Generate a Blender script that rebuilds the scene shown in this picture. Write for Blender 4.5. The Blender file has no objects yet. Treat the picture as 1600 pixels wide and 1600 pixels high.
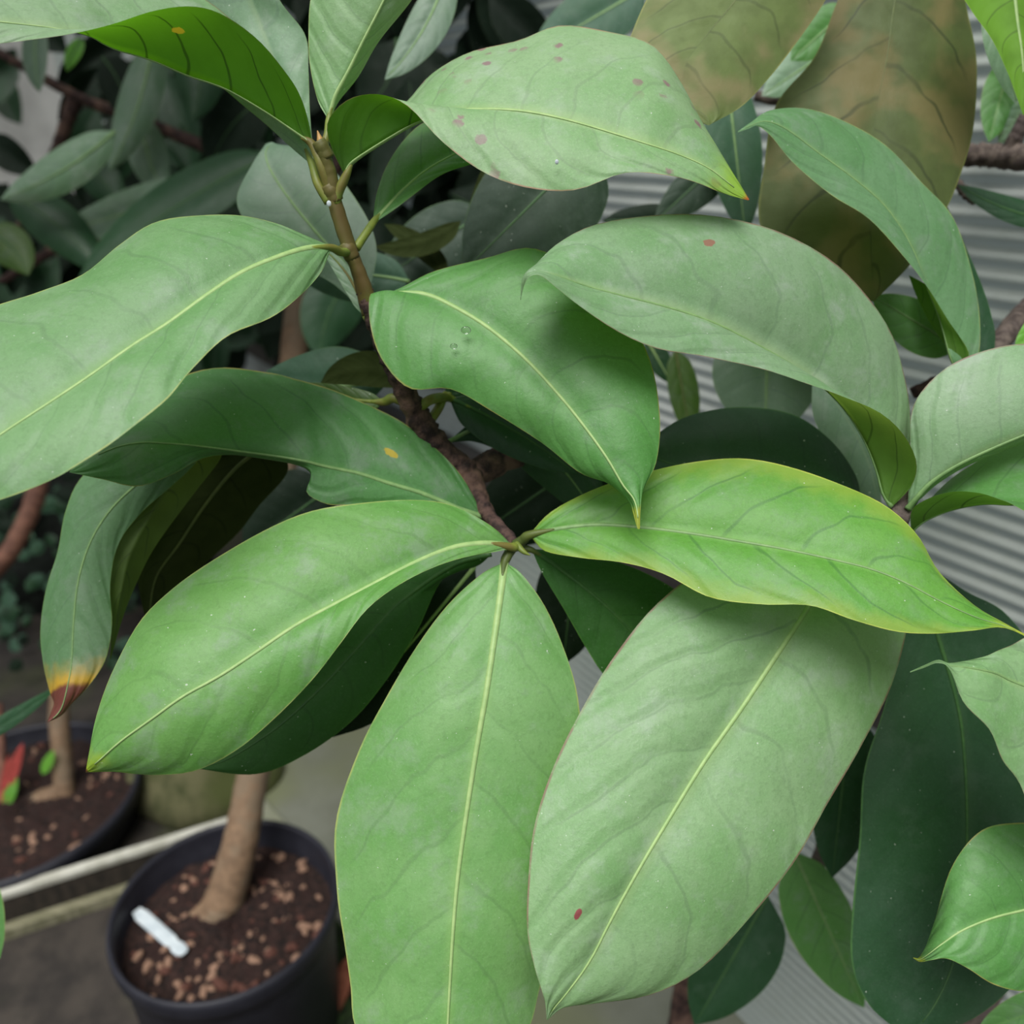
import bpy, bmesh, math, random
import numpy as np
from mathutils import Vector, Matrix
random.seed(7); rng = np.random.RandomState(11)
sc = bpy.context.scene; COL = sc.collection

# ------------------------------------------------------------------ camera, world, exposure
F = 1300.0; CH = 1.13; PITCH = math.atan(590/1300.0)
cam_d = bpy.data.cameras.new('camera'); cam = bpy.data.objects.new('camera', cam_d); COL.objects.link(cam)
cam.location = (0, 0, CH); cam.rotation_euler = (math.pi/2-PITCH, 0, 0)
cam_d.sensor_width = 36; cam_d.lens = 36*F/1600; cam_d.clip_start = .01
cam_d.dof.use_dof = True; cam_d.dof.focus_distance = .385; cam_d.dof.aperture_fstop = 6.3
sc.camera = cam
sc.view_settings.view_transform = 'Standard'; sc.view_settings.look = 'None'
sc.view_settings.exposure = 0.33; sc.view_settings.gamma = 1; sc.view_settings.use_curve_mapping = False
w = bpy.data.worlds.new('overcast'); sc.world = w; w.use_nodes = True
nt = w.node_tree; nt.nodes.clear()
tc = nt.nodes.new('ShaderNodeTexCoord'); sx = nt.nodes.new('ShaderNodeSeparateXYZ')
rp = nt.nodes.new('ShaderNodeValToRGB'); bg = nt.nodes.new('ShaderNodeBackground'); wo = nt.nodes.new('ShaderNodeOutputWorld')
rp.color_ramp.elements[0].position = 0.0; rp.color_ramp.elements[0].color = (.06, .062, .058, 1)
rp.color_ramp.elements[1].position = 1.0; rp.color_ramp.elements[1].color = (.95, .98, 1, 1)
e = rp.color_ramp.elements.new(.25); e.color = (.34, .36, .37, 1)
nt.links.new(tc.outputs['Generated'], sx.inputs[0]); nt.links.new(sx.outputs['Z'], rp.inputs[0])
nt.links.new(rp.outputs[0], bg.inputs[0]); nt.links.new(bg.outputs[0], wo.inputs[0])
bg.inputs[1].default_value = 1.0
# soft daylight of the bright overcast sky above the glass roof, from above the photographer's left shoulder
sd = bpy.data.lights.new('daylight', 'SUN'); sd.energy = 2.75; sd.angle = math.radians(34); sd.color = (1, .99, .96)
so = bpy.data.objects.new('daylight', sd); COL.objects.link(so)
so.rotation_euler = Vector((.17, .48, -1.0)).to_track_quat('-Z', 'Y').to_euler()

# ------------------------------------------------------------------ helpers
cp, sp = math.cos(PITCH), math.sin(PITCH)
WN = Vector((.823, .568, 0)).normalized(); WD = Vector((-WN.y, WN.x, 0)); WC = .69     # plane of the corrugated side wall
def ray(px, py):
    x = (px-800)/F; y = -(py-800)/F
    return Vector((x, cp+y*sp, -sp+y*cp))
def P(px, py, z):
    """pixel of the photograph and distance along the view axis -> point of the scene, kept on this side of the wall"""
    q = ray(px, py).dot(WN)
    if q > 0: z = min(z, (WC-.035)/q)
    x = (px-800)/F*z; y = -(py-800)/F*z
    return Vector((x, z*cp+y*sp, CH-z*sp+y*cp))
def Pn(a):
    q = ((a[:, 0]-800)/F)*WN.x+(cp-(a[:, 1]-800)/F*sp)*WN.y
    a = a.copy(); a[:, 2] = np.where(q > 0, np.minimum(a[:, 2], (WC-.022)/np.maximum(q, 1e-3)), a[:, 2])
    x = (a[:, 0]-800)/F*a[:, 2]; y = -(a[:, 1]-800)/F*a[:, 2]; z = a[:, 2]
    return np.stack([x, z*cp+y*sp, CH-z*sp+y*cp], 1)
def hit_z(px, py, h):
    r = ray(px, py); t = (h-CH)/r.z
    return Vector((0, 0, CH))+r*t
def tag(o, label=None, cat=None, group=None, kind=None):
    if label: o['label'] = label
    if cat: o['category'] = cat
    if group: o['group'] = group
    if kind: o['kind'] = kind
    return o
def empty(name, loc, **k):
    o = bpy.data.objects.new(name, None); COL.objects.link(o); o.location = loc; o.empty_display_size = .02
    return tag(o, **k)
def link(name, me, mat, parent=None, **k):
    o = bpy.data.objects.new(name, me); COL.objects.link(o)
    if mat is not None and len(me.materials) == 0: me.materials.append(mat)
    if parent is not None:
        o.parent = parent
        p = parent; off = Vector((0, 0, 0))
        while p is not None: off = off+p.location; p = p.parent
        o.location = -off            # mesh data is in scene coordinates
    return tag(o, **k)
def mesh(name, verts, faces, smooth=True, uv=None):
    me = bpy.data.meshes.new(name); me.from_pydata([tuple(v) for v in verts], [], faces)
    if smooth: me.polygons.foreach_set('use_smooth', [True]*len(me.polygons))
    if uv is not None:
        l = me.uv_layers.new(name='UVMap'); idx = np.zeros(len(me.loops), int); me.loops.foreach_get('vertex_index', idx)
        l.data.foreach_set('uv', np.asarray(uv)[idx].ravel())
    me.update(); return me
def cr(pts, n):
    """Catmull-Rom through rows of pts, resampled evenly by length of the curve in station space"""
    pts = np.asarray(pts, float); m = len(pts)
    p = np.vstack([2*pts[0]-pts[1], pts, 2*pts[-1]-pts[-2]])
    t = np.linspace(0, m-1, n); i = np.minimum(t.astype(int), m-2); f = (t-i)[:, None]
    p0, p1, p2, p3 = p[i], p[i+1], p[i+2], p[i+3]
    return .5*((2*p1)+(-p0+p2)*f+(2*p0-5*p1+4*p2-p3)*f*f+(-p0+3*p1-3*p2+p3)*f**3)
def tube_mesh(name, pts, radii, seg=10, n=None, flat=None, rough=0, seed=0, lobes=0):
    pts = np.array([tuple(p) for p in pts], float); n = n or max(8, 6*len(pts))
    c = cr(pts, n); r = np.interp(np.linspace(0, 1, n), np.linspace(0, 1, len(radii)), radii)
    T = np.gradient(c, axis=0); T /= np.linalg.norm(T, axis=1)[:, None]+1e-12
    ref = np.array([0, -.6, .8]) if flat is None else None
    V = []; rs = np.random.RandomState(seed)
    N = None; ph = rs.rand(3)*6
    for k in range(n):
        if flat is not None: a = flat[min(k, len(flat)-1)]
        else: a = ref if N is None else N
        a = a-T[k]*np.dot(a, T[k]); a /= np.linalg.norm(a)+1e-12; N = a
        b = np.cross(T[k], a)
        for s in range(seg):
            an = 2*math.pi*s/seg; q = 1.0
            if lobes: q += .12*math.sin(lobes*an+ph[0]+k*.15)
            if rough: q += rough*(rs.rand()-.5)*2+rough*.7*math.sin(k*1.3+ph[1])
            fl = .40 if flat is not None else 1.0
            V.append(c[k]+r[k]*q*(fl*math.cos(an)*a+math.sin(an)*b))
    Fs = []
    for k in range(n-1):
        for s in range(seg):
            s2 = (s+1) % seg
            Fs.append((k*seg+s, k*seg+s2, (k+1)*seg+s2, (k+1)*seg+s))
    Fs.append(tuple(range(seg))[::-1]); Fs.append(tuple((n-1)*seg+s for s in range(seg)))
    return mesh(name, V, Fs)

# ------------------------------------------------------------------ materials
def newmat(name):
    m = bpy.data.materials.new(name); m.use_nodes = True; t = m.node_tree; t.nodes.clear()
    return m, t
class NB:
    def __init__(s, t): s.t = t
    def n(s, typ, **k):
        x = s.t.nodes.new(typ)
        for a, b in k.items(): setattr(x, a, b)
        return x
    def put(s, inp, v):
        if hasattr(v, 'is_output'): s.t.links.new(v, inp)
        else: inp.default_value = v
    def m(s, op, a, b=0.0, c=0.0, clamp=False):
        x = s.n('ShaderNodeMath', operation=op, use_clamp=clamp)
        for i, v in enumerate((a, b, c)): s.put(x.inputs[i], v)
        return x.outputs[0]
    def mix(s, f, a, b, blend='MIX'):
        x = s.n('ShaderNodeMix', data_type='RGBA', blend_type=blend)
        s.put(x.inputs[0], f); s.put(x.inputs[6], a if hasattr(a, 'is_output') else tuple(a)+(1,)*(4-len(a)))
        s.put(x.inputs[7], b if hasattr(b, 'is_output') else tuple(b)+(1,)*(4-len(b))); return x.outputs[2]
    def ss(s, x, lo, hi, a=0.0, b=1.0):
        r = s.n('ShaderNodeMapRange', interpolation_type='SMOOTHSTEP')
        for i, v in enumerate((x, lo, hi, a, b)): s.put(r.inputs[i], v)
        return r.outputs[0]
    def noise(s, vec, scale, detail=3, rough=.55, w=None):
        x = s.n('ShaderNodeTexNoise'); s.put(x.inputs['Vector'], vec); x.inputs['Scale'].default_value = scale
        x.inputs['Detail'].default_value = detail; x.inputs['Roughness'].default_value = rough; return x.outputs['Fac']
def srgb(r, g, b):
    f = lambda c: (c/255/12.92) if c <= 10 else ((c/255+.055)/1.055)**2.4
    return (f(r), f(g), f(b))
def leaf_mat(name, top, under, edge=(.45, .42, .16), rough=.50, trans=.25, tcol=None, nveins=7.5, veincol=None, vein=.35,
             tip=None, tip2=None, spots=0.0, blotch=None, edgew=.022, uvein=.5, base=None, bloom=.35, border=None, spec=.5, yspot=None, bump=.6):
    m, t = newmat(name); B = NB(t)
    uvn = B.n('ShaderNodeUVMap'); sp_ = B.n('ShaderNodeSeparateXYZ'); t.links.new(uvn.outputs[0], sp_.inputs[0])
    u = sp_.outputs[0]; v = B.m('MULTIPLY_ADD', sp_.outputs[1], 2.0, -1.0); av = B.m('ABSOLUTE', v)
    obj = B.n('ShaderNodeTexCoord').outputs['Object']; oi = B.n('ShaderNodeObjectInfo').outputs['Random']
    off = B.n('ShaderNodeVectorMath', operation='ADD'); t.links.new(obj, off.inputs[0])
    cmb = B.n('ShaderNodeCombineXYZ'); t.links.new(B.m('MULTIPLY', oi, 37.0), cmb.inputs[0]); t.links.new(cmb.outputs[0], off.inputs[1])
    vec = off.outputs[0]
    big = B.noise(vec, 18, 3); mid = B.noise(vec, 70, 4); fine = B.noise(vec, 420, 3, .7); micro = B.noise(vec, 1500, 2)
    # side veins
    side = B.m('GREATER_THAN', v, 0.0)
    wob = B.m('MULTIPLY', B.m('SUBTRACT', B.noise(vec, 30, 2), .5), .10)
    uu = B.m('ADD', B.m('SUBTRACT', B.m('SUBTRACT', u, B.m('MULTIPLY', av, .09)), B.m('MULTIPLY', B.m('MULTIPLY', av, av), .13)), wob)
    ph = B.m('FRACT', B.m('ADD', B.m('MULTIPLY', uu, nveins), B.m('MULTIPLY', side, .45)))
    dist = B.m('ABSOLUTE', B.m('SUBTRACT', ph, .5))
    line = B.m('MULTIPLY', B.ss(dist, .012, .05, 1.0, 0.0), B.ss(av, .72, .92, 1.0, 0.0))
    line = B.m('MULTIPLY', line, B.ss(big, .34, .54, .45, 1.0))
    pillow = B.ss(dist, .02, .32)
    # colour of the upper face
    c = B.mix(B.ss(big, .38, .66), top, tuple(x*y for x, y in zip(top, (.76, .9, .72))))
    c = B.mix(B.m('MULTIPLY', B.ss(mid, .40, .70), .35), c, tuple(x*y for x, y in zip(top, (1.22, 1.08, 1.25))))
    c = B.mix(B.m('MULTIPLY', B.ss(fine, .47, .68), .38), c, tuple(x*.66 for x in top))
    c = B.mix(B.m('MULTIPLY', B.ss(B.noise(vec, 900, 3, .75), .5, .68), .30), c, tuple(min(1, x*1.3+.03) for x in top))
    g = sum(top)/3
    c = B.mix(B.m('MULTIPLY', B.ss(B.noise(vec, 45, 5, .7), .48, .72), bloom), c, (min(1, g*1.35+.05), min(1, g*1.5+.08), min(1, g*1.3+.06)))
    if border: c = B.mix(B.m('MULTIPLY', B.ss(B.m('ADD', av, B.m('MULTIPLY', B.m('SUBTRACT', mid, .5), .5)), .62, 1.0), .8), c, border)
    vc = veincol or tuple(x*.66 for x in top)
    c = B.mix(B.m('MULTIPLY', line, vein), c, vc)
    # yellowish flush along the midrib
    c = B.mix(B.m('MULTIPLY', B.ss(av, .0, .09, 1, 0), .45), c, tuple(min(1, x*y+.02) for x, y in zip(top, (1.35, 1.2, .95))))
    if base: c = B.mix(B.ss(u, .0, .16, .8, 0), c, base)
    speck = B.m('GREATER_THAN', B.noise(vec, 650, 1, .4), .80)
    c = B.mix(B.m('MULTIPLY', speck, .6), c, (.75, .8, .7))
    if spots:
        vo = B.n('ShaderNodeTexVoronoi'); t.links.new(vec, vo.inputs['Vector']); vo.inputs['Scale'].default_value = 95
        dd = B.m('ADD', vo.outputs['Distance'], B.m('MULTIPLY', B.m('SUBTRACT', fine, .5), .35))
        s1 = B.m('MULTIPLY', B.ss(dd, .20, .30, 1, 0), B.ss(B.noise(vec, 22, 2), .46, .54))
        s1 = B.m('MULTIPLY', s1, B.ss(av, .25, .5)); c = B.mix(B.m('MULTIPLY', s1, spots), c, srgb(150, 105, 120))
    if yspot:
        dx = B.m('MULTIPLY', B.m('SUBTRACT', u, yspot[0]), yspot[2]); dy = B.m('MULTIPLY', B.m('SUBTRACT', v, yspot[1]), yspot[3])
        d2 = B.m('SQRT', B.m('ADD', B.m('MULTIPLY', dx, dx), B.m('MULTIPLY', dy, dy)))
        d2 = B.m('ADD', d2, B.m('MULTIPLY', B.m('SUBTRACT', fine, .5), .8))
        ysf = B.ss(d2, .85, 1.1, 1, 0)
    else: ysf = None
    # underside
    cu = B.mix(B.ss(mid, .35, .7), under, tuple(x*.78 for x in under))
    if blotch: cu = B.mix(B.m('MULTIPLY', B.ss(B.noise(vec, 24, 3), .44, .64), .85), cu, blotch)
    cu = B.mix(B.m('MULTIPLY', line, uvein), cu, tuple(x*.42 for x in under))
    geo = B.n('ShaderNodeNewGeometry').outputs['Backfacing']
    c = B.mix(geo, c, cu)
    if ysf is not None: c = B.mix(ysf, c, yspot[4])
    if tip: c = B.mix(B.ss(B.m('ADD', u, B.m('MULTIPLY', B.m('SUBTRACT', mid, .5), .12)), tip[0], tip[0]+tip[1]), c, tip[2])
    if tip2: c = B.mix(B.ss(B.m('ADD', u, B.m('MULTIPLY', B.m('SUBTRACT', mid, .5), .05)), tip2[0], tip2[0]+tip2[1]), c, tip2[2])
    c = B.mix(B.m('MULTIPLY', B.ss(av, 1-edgew, 1-edgew*.4), B.ss(mid, .35, .62, .25, .85)), c, edge)
    # relief
    hgt = B.m('ADD', B.m('MULTIPLY', pillow, .55), B.m('ADD', B.m('MULTIPLY', mid, .35), B.m('ADD', B.m('MULTIPLY', fine, .20), B.m('MULTIPLY', micro, .03))))
    bp = B.n('ShaderNodeBump'); bp.inputs['Distance'].default_value = .0013; bp.inputs['Strength'].default_value = bump
    t.links.new(hgt, bp.inputs['Height'])
    pb = B.n('ShaderNodeBsdfPrincipled'); B.put(pb.inputs['Base Color'], c)
    B.put(pb.inputs['Roughness'], B.m('ADD', B.m('ADD', rough, B.m('MULTIPLY', geo, .15)), B.m('MULTIPLY', B.m('SUBTRACT', mid, .5), .3)))
    pb.inputs['Specular IOR Level'].default_value = spec
    t.links.new(bp.outputs[0], pb.inputs['Normal'])
    tr = B.n('ShaderNodeBsdfTranslucent')
    tcx = tcol or tuple(min(1, x*y) for x, y in zip(top, (1.5, 1.5, .35)))
    B.put(tr.inputs['Color'], B.mix(ysf if ysf is not None else 0.0, B.mix(B.m('MULTIPLY', line, .85), tcx, tuple(x*.3 for x in tcx)), yspot[4] if yspot else tcx))
    mx = B.n('ShaderNodeMixShader'); mx.inputs[0].default_value = trans
    t.links.new(pb.outputs[0], mx.inputs[1]); t.links.new(tr.outputs[0], mx.inputs[2])
    o = B.n('ShaderNodeOutputMaterial'); t.links.new(mx.outputs[0], o.inputs[0]); return m
def simple_mat(name, c1, c2, scale=60, rough=.7, bump=.3, dist=.001, spec=.4, stretch=None, c3=None, detail=5, trans=0):
    m, t = newmat(name); B = NB(t); vec = B.n('ShaderNodeTexCoord').outputs['Object']
    if stretch:
        mp = B.n('ShaderNodeMapping'); mp.inputs['Scale'].default_value = stretch; t.links.new(vec, mp.inputs[0]); vec = mp.outputs[0]
    n1 = B.noise(vec, scale, detail, .6); n2 = B.noise(vec, scale*.23, 3)
    c = B.mix(B.ss(n1, .35, .65), c1, c2)
    if c3: c = B.mix(B.ss(n2, .48, .62), c, c3)
    bp = B.n('ShaderNodeBump'); bp.inputs['Distance'].default_value = dist; bp.inputs['Strength'].default_value = bump
    t.links.new(n1, bp.inputs['Height'])
    pb = B.n('ShaderNodeBsdfPrincipled'); B.put(pb.inputs['Base Color'], c); pb.inputs['Roughness'].default_value = rough
    pb.inputs['Specular IOR Level'].default_value = spec; t.links.new(bp.outputs[0], pb.inputs['Normal'])
    o = B.n('ShaderNodeOutputMaterial')
    if trans:
        tr = B.n('ShaderNodeBsdfTranslucent'); B.put(tr.inputs[0], c); mx = B.n('ShaderNodeMixShader'); mx.inputs[0].default_value = trans
        t.links.new(pb.outputs[0], mx.inputs[1]); t.links.new(tr.outputs[0], mx.inputs[2]); t.links.new(mx.outputs[0], o.inputs[0])
    else: t.links.new(pb.outputs[0], o.inputs[0])
    return m
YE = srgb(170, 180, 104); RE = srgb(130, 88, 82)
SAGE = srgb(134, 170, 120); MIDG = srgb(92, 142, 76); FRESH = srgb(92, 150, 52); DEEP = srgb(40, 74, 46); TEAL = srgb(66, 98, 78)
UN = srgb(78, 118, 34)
M = {}
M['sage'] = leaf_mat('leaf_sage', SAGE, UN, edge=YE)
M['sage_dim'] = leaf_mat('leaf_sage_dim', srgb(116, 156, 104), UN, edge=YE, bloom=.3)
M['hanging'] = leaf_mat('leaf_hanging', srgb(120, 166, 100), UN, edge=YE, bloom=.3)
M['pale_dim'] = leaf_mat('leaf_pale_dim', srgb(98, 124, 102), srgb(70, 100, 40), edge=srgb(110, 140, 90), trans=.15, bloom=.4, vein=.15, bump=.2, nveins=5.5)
M['slender'] = leaf_mat('leaf_slender', srgb(104, 146, 100), UN, edge=YE, bloom=.35, bump=.4)
M['shade'] = leaf_mat('leaf_shade', srgb(48, 90, 38), srgb(50, 80, 24), edge=srgb(80, 120, 50), trans=.1, bump=.3, bloom=.1, rough=.6, spec=.3)  # darker green, with the shade under the rosette put into the colour
M['olive_shade'] = leaf_mat('leaf_olive_shade', srgb(44, 56, 24), srgb(46, 56, 22), edge=srgb(70, 80, 35), trans=.05, bump=.2, bloom=.05, rough=.7, spec=.15, nveins=6)  # shaded copy of the olive leaf, shade put into its base colour
M['dusk'] = leaf_mat('leaf_dusk', srgb(46, 64, 50), srgb(40, 60, 26), edge=srgb(74, 104, 56), trans=.06, bump=.25, bloom=.3, rough=.6, spec=.25, nveins=6, vein=.2)  # shade under the upper leaves mixed into the base colour
M['sage_red'] = leaf_mat('leaf_sage_red_edge', SAGE, UN, edge=RE, vein=.4)
M['largest'] = leaf_mat('leaf_largest', srgb(132, 168, 118), UN, edge=RE, vein=.45, bump=.9, yspot=(.785, -.47, 100, 26, srgb(150, 80, 80)))
M['gray_red'] = leaf_mat('leaf_greyish_red_edge', srgb(132, 164, 124), UN, edge=RE, bloom=.5, yspot=(.66, -.66, 110, 24, srgb(150, 110, 90)))
M['top_fold'] = leaf_mat('leaf_folded', srgb(140, 172, 128), srgb(70, 116, 24), edge=RE, trans=.36, tcol=srgb(104, 168, 24), yspot=(.42, .55, 62, 20, srgb(205, 180, 40)), nveins=9, uvein=.8)
M['spotted'] = leaf_mat('leaf_spotted', srgb(150, 184, 134), srgb(66, 112, 24), edge=srgb(170, 120, 100), trans=.32, tcol=srgb(100, 160, 24), nveins=9, uvein=.8, spots=.8, tip=(.86, .12, srgb(150, 190, 60)), tip2=(.975, .02, srgb(200, 95, 45)))
M['center'] = leaf_mat('leaf_center', srgb(92, 146, 76), UN, edge=srgb(160, 150, 80), tip=(.95, .03, srgb(150, 160, 50)), bloom=.25)
M['fresh'] = leaf_mat('leaf_fresh', srgb(100, 158, 62), UN, edge=srgb(190, 200, 90), border=srgb(140, 168, 62), veincol=srgb(58, 110, 48), vein=.5, tip=(.88, .1, srgb(178, 188, 62)), bloom=.22)
M['lower_left'] = leaf_mat('leaf_lower_left', srgb(108, 158, 82), UN, edge=YE, tip=(.93, .06, srgb(150, 175, 45)), tip2=(.992, .004, srgb(110, 60, 35)), bloom=.4)
M['notched'] = leaf_mat('leaf_notched', srgb(80, 132, 72), UN, edge=srgb(180, 165, 90), yspot=(.26, -.42, 58, 18, srgb(180, 160, 40)), bloom=.45)
M['mid'] = leaf_mat('leaf_mid', MIDG, UN, edge=YE, bump=.25, nveins=5.5)
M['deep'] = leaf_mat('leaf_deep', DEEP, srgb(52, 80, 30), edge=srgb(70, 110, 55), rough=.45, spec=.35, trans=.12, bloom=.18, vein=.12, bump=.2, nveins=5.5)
M['deep_shade'] = leaf_mat('leaf_deep_shade', srgb(22, 38, 25), srgb(28, 44, 20), edge=srgb(50, 70, 40), rough=.6, spec=.15, trans=.08, bloom=.12, vein=.1, bump=.2, nveins=5.5)  # near-black base colour standing in for shade in gaps and hedge
M['teal'] = leaf_mat('leaf_teal', TEAL, srgb(60, 100, 34), edge=srgb(90, 120, 76), rough=.55, trans=.12, bloom=.2, spec=.25, vein=.15, bump=.2, nveins=5.5)
M['pale'] = leaf_mat('leaf_pale', srgb(122, 152, 124), srgb(80, 118, 40), edge=srgb(120, 150, 90), trans=.2, bloom=.5, vein=.2, bump=.25, nveins=5.5)
M['bright'] = leaf_mat('leaf_bright', srgb(110, 175, 60), srgb(110, 160, 40), edge=srgb(170, 200, 80), trans=.35, bump=.25, nveins=5.5)
M['olive'] = leaf_mat('leaf_olive', srgb(70, 100, 40), srgb(74, 98, 36), edge=srgb(110, 130, 50), trans=.25, tcol=srgb(120, 150, 30), bump=.2, nveins=5.5)
M['droop'] = leaf_mat('leaf_droop', srgb(96, 134, 92), srgb(96, 120, 40), edge=srgb(120, 150, 70), tip=(.80, .10, srgb(205, 160, 45)), tip2=(.875, .02, srgb(112, 54, 50)), vein=.1)
M['brown_under'] = leaf_mat('leaf_bronze_underside', srgb(90, 110, 50), srgb(84, 98, 50), edge=srgb(130, 135, 70), trans=.3, tcol=srgb(120, 130, 50), blotch=srgb(124, 112, 70), uvein=.7, nveins=6)
M['pink_under'] = leaf_mat('leaf_tan_underside', srgb(120, 140, 80), srgb(116, 134, 76), edge=srgb(170, 170, 100), trans=.35, tcol=srgb(150, 165, 75), blotch=srgb(156, 142, 104), uvein=.4, nveins=7)
M['yoke'] = simple_mat('midrib_pale', srgb(156, 182, 118), srgb(142, 172, 108), 200, .5, .1)
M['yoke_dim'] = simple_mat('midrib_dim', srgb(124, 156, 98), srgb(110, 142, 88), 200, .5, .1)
M['yoke_shade'] = simple_mat('midrib_shade', srgb(62, 98, 50), srgb(52, 88, 46), 200, .5, .1)  # midrib colour darkened for leaves in shade
M['yoke_under'] = simple_mat('midrib_bronze', srgb(92, 102, 52), srgb(80, 92, 46), 200, .6, .1)
M['petiole'] = simple_mat('petiole_olive', srgb(120, 132, 52), srgb(100, 116, 46), 150, .5, .2, c3=srgb(108, 100, 48))
M['petiole_dark'] = simple_mat('petiole_dark', srgb(84, 96, 40), srgb(70, 84, 38), 150, .5, .2)
M['young'] = simple_mat('young_stem', srgb(98, 108, 44), srgb(78, 88, 36), 120, .55, .4, .0006, c3=srgb(94, 78, 42), stretch=(1, 1, .35))
M['bark'] = simple_mat('scaly_bark', srgb(84, 62, 56), srgb(36, 24, 24), 190, .85, 1.0, .002, c3=srgb(112, 86, 74))
M['bark_grey'] = simple_mat('grey_bark', srgb(104, 92, 84), srgb(64, 54, 50), 150, .85, .9, .002, c3=srgb(90, 78, 76))
M['trunk'] = simple_mat('smooth_trunk', srgb(134, 108, 84), srgb(110, 88, 68), 90, .75, .5, .0015, c3=srgb(122, 104, 84))
M['trunk_red'] = simple_mat('reddish_trunk', srgb(140, 98, 80), srgb(104, 70, 58), 60, .75, .5, .0015)
M['plastic'] = simple_mat('black_pot_plastic', srgb(34, 34, 42), srgb(40, 40, 48), 40, .5, .05, spec=.35)
M['soil'] = simple_mat('potting_soil', srgb(58, 38, 32), srgb(22, 14, 12), 130, .95, 1.0, .006, c3=srgb(44, 26, 22))
M['chip'] = simple_mat('bark_chip', srgb(166, 132, 110), srgb(130, 98, 80), 120, .8, .5, .001)
M['chip_dark'] = simple_mat('bark_chip_dark', srgb(104, 66, 54), srgb(78, 48, 40), 120, .85, .5, .001)
M['tagwhite'] = simple_mat('plant_tag_white', srgb(208, 216, 220), srgb(186, 196, 202), 60, .5, .1)
M['floor'] = simple_mat('dirty_concrete', srgb(62, 56, 50), srgb(40, 36, 33), 14, .9, .7, .004, c3=srgb(60, 62, 42))
M['ledge'] = simple_mat('grey_render', srgb(118, 120, 108), srgb(104, 106, 92), 9, .85, .3, .002, c3=srgb(108, 112, 84))
M['moss'] = simple_mat('mossy_concrete', srgb(92, 90, 62), srgb(58, 62, 34), 22, .95, .8, .004, c3=srgb(72, 78, 40))
M['board'] = simple_mat('weathered_board', srgb(132, 128, 104), srgb(104, 102, 78), 30, .85, .4, .002, stretch=(1, 6, 1))
M['whitebar'] = simple_mat('white_bar', srgb(196, 194, 182), srgb(168, 166, 152), 30, .6, .2)
M['deadleaf'] = simple_mat('dead_leaf', srgb(158, 96, 72), srgb(126, 72, 52), 60, .8, .4)
M['red_leaf'] = simple_mat('red_seedling_leaf', srgb(176, 72, 66), srgb(150, 60, 52), 60, .6, .2, trans=.2)
M['waterm'] = None
def water():
    m, t = newmat('water'); B = NB(t); pb = B.n('ShaderNodeBsdfPrincipled'); pb.inputs['Transmission Weight'].default_value = 1
    pb.inputs['Roughness'].default_value = .03; pb.inputs['IOR'].default_value = 1.33
    o = B.n('ShaderNodeOutputMaterial'); t.links.new(pb.outputs[0], o.inputs[0]); return m
M['waterm'] = water()

# ------------------------------------------------------------------ the setting
def wall_pt(s, z, off=0): return WN*(WC+off)+WD*s+Vector((0, 0, z))
def corrugated(zlo, zhi, s0, s1, pitch=.0150, amp=.0018):
    nz = int((zhi-zlo)/pitch*10); V = []; Fs = []; ss_ = np.linspace(s0, s1, 7)
    for i in range(nz+1):
        z = zlo+(zhi-zlo)*i/nz; o = amp*math.cos(2*math.pi*(z-zlo)/pitch)
        for s in ss_: V.append(wall_pt(s, z, o))
    k = len(ss_)
    for i in range(nz):
        for j in range(k-1): Fs.append((i*k+j, i*k+j+1, (i+1)*k+j+1, (i+1)*k+j))
    return mesh('wall_right', V, Fs)
m, t = newmat('fibreglass_sheet'); B = NB(t); vec = B.n('ShaderNodeTexCoord').outputs['Object']
n1 = B.noise(vec, 3, 4); n2 = B.noise(vec, 60, 5, .7)
c = B.mix(B.ss(n1, .35, .65), srgb(186, 190, 186), srgb(164, 172, 164)); c = B.mix(B.m('MULTIPLY', B.ss(n2, .45, .7), .4), c, srgb(158, 162, 150))
pb = B.n('ShaderNodeBsdfPrincipled'); B.put(pb.inputs['Base Color'], c); pb.inputs['Roughness'].default_value = .5
tr = B.n('ShaderNodeBsdfTranslucent'); tr.inputs[0].default_value = srgb(170, 185, 190)+(1,); mx = B.n('ShaderNodeMixShader'); mx.inputs[0].default_value = .3
o = B.n('ShaderNodeOutputMaterial'); t.links.new(pb.outputs[0], mx.inputs[1]); t.links.new(tr.outputs[0], mx.inputs[2]); t.links.new(mx.outputs[0], o.inputs[0])
M['sheet'] = m
link('wall_right', corrugated(0.0, 2.6, -1.1, 4.5), M['sheet'], kind='structure')
def boxmesh(name, c0, ax, ay, az, bevel=0.0):
    """box from a corner and three edge vectors"""
    bm = bmesh.new(); vs = []
    for k in (0, 1):
        for j in (0, 1):
            for i in (0, 1): vs.append(bm.verts.new(c0+ax*i+ay*j+az*k))
    for f in ((0, 1, 3, 2), (4, 6, 7, 5), (0, 4, 5, 1), (2, 3, 7, 6), (0, 2, 6, 4), (1, 5, 7, 3)): bm.faces.new([vs[i] for i in f])
    bmesh.ops.recalc_face_normals(bm, faces=bm.faces)
    if bevel: bmesh.ops.bevel(bm, geom=bm.edges[:], offset=bevel, segments=3, profile=.6, affect='EDGES')
    me = bpy.data.meshes.new(name); bm.to_mesh(me); bm.free(); return me
UPV = Vector((0, 0, 1))
# frame rail fixed to the sheet wall
rr = ray(400, 530); tt = WC/(rr.dot(WN)); rail = Vector((0, 0, CH))+rr*tt
link('trim_1', boxmesh('trim_1', wall_pt(-1.1, rail.z-.03, -.035), WD*5.4, -WN*-.03, UPV*.055, .004), simple_mat('dark_frame', srgb(70, 66, 64), srgb(52, 50, 50), 30, .5, .1), kind='structure')
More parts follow.
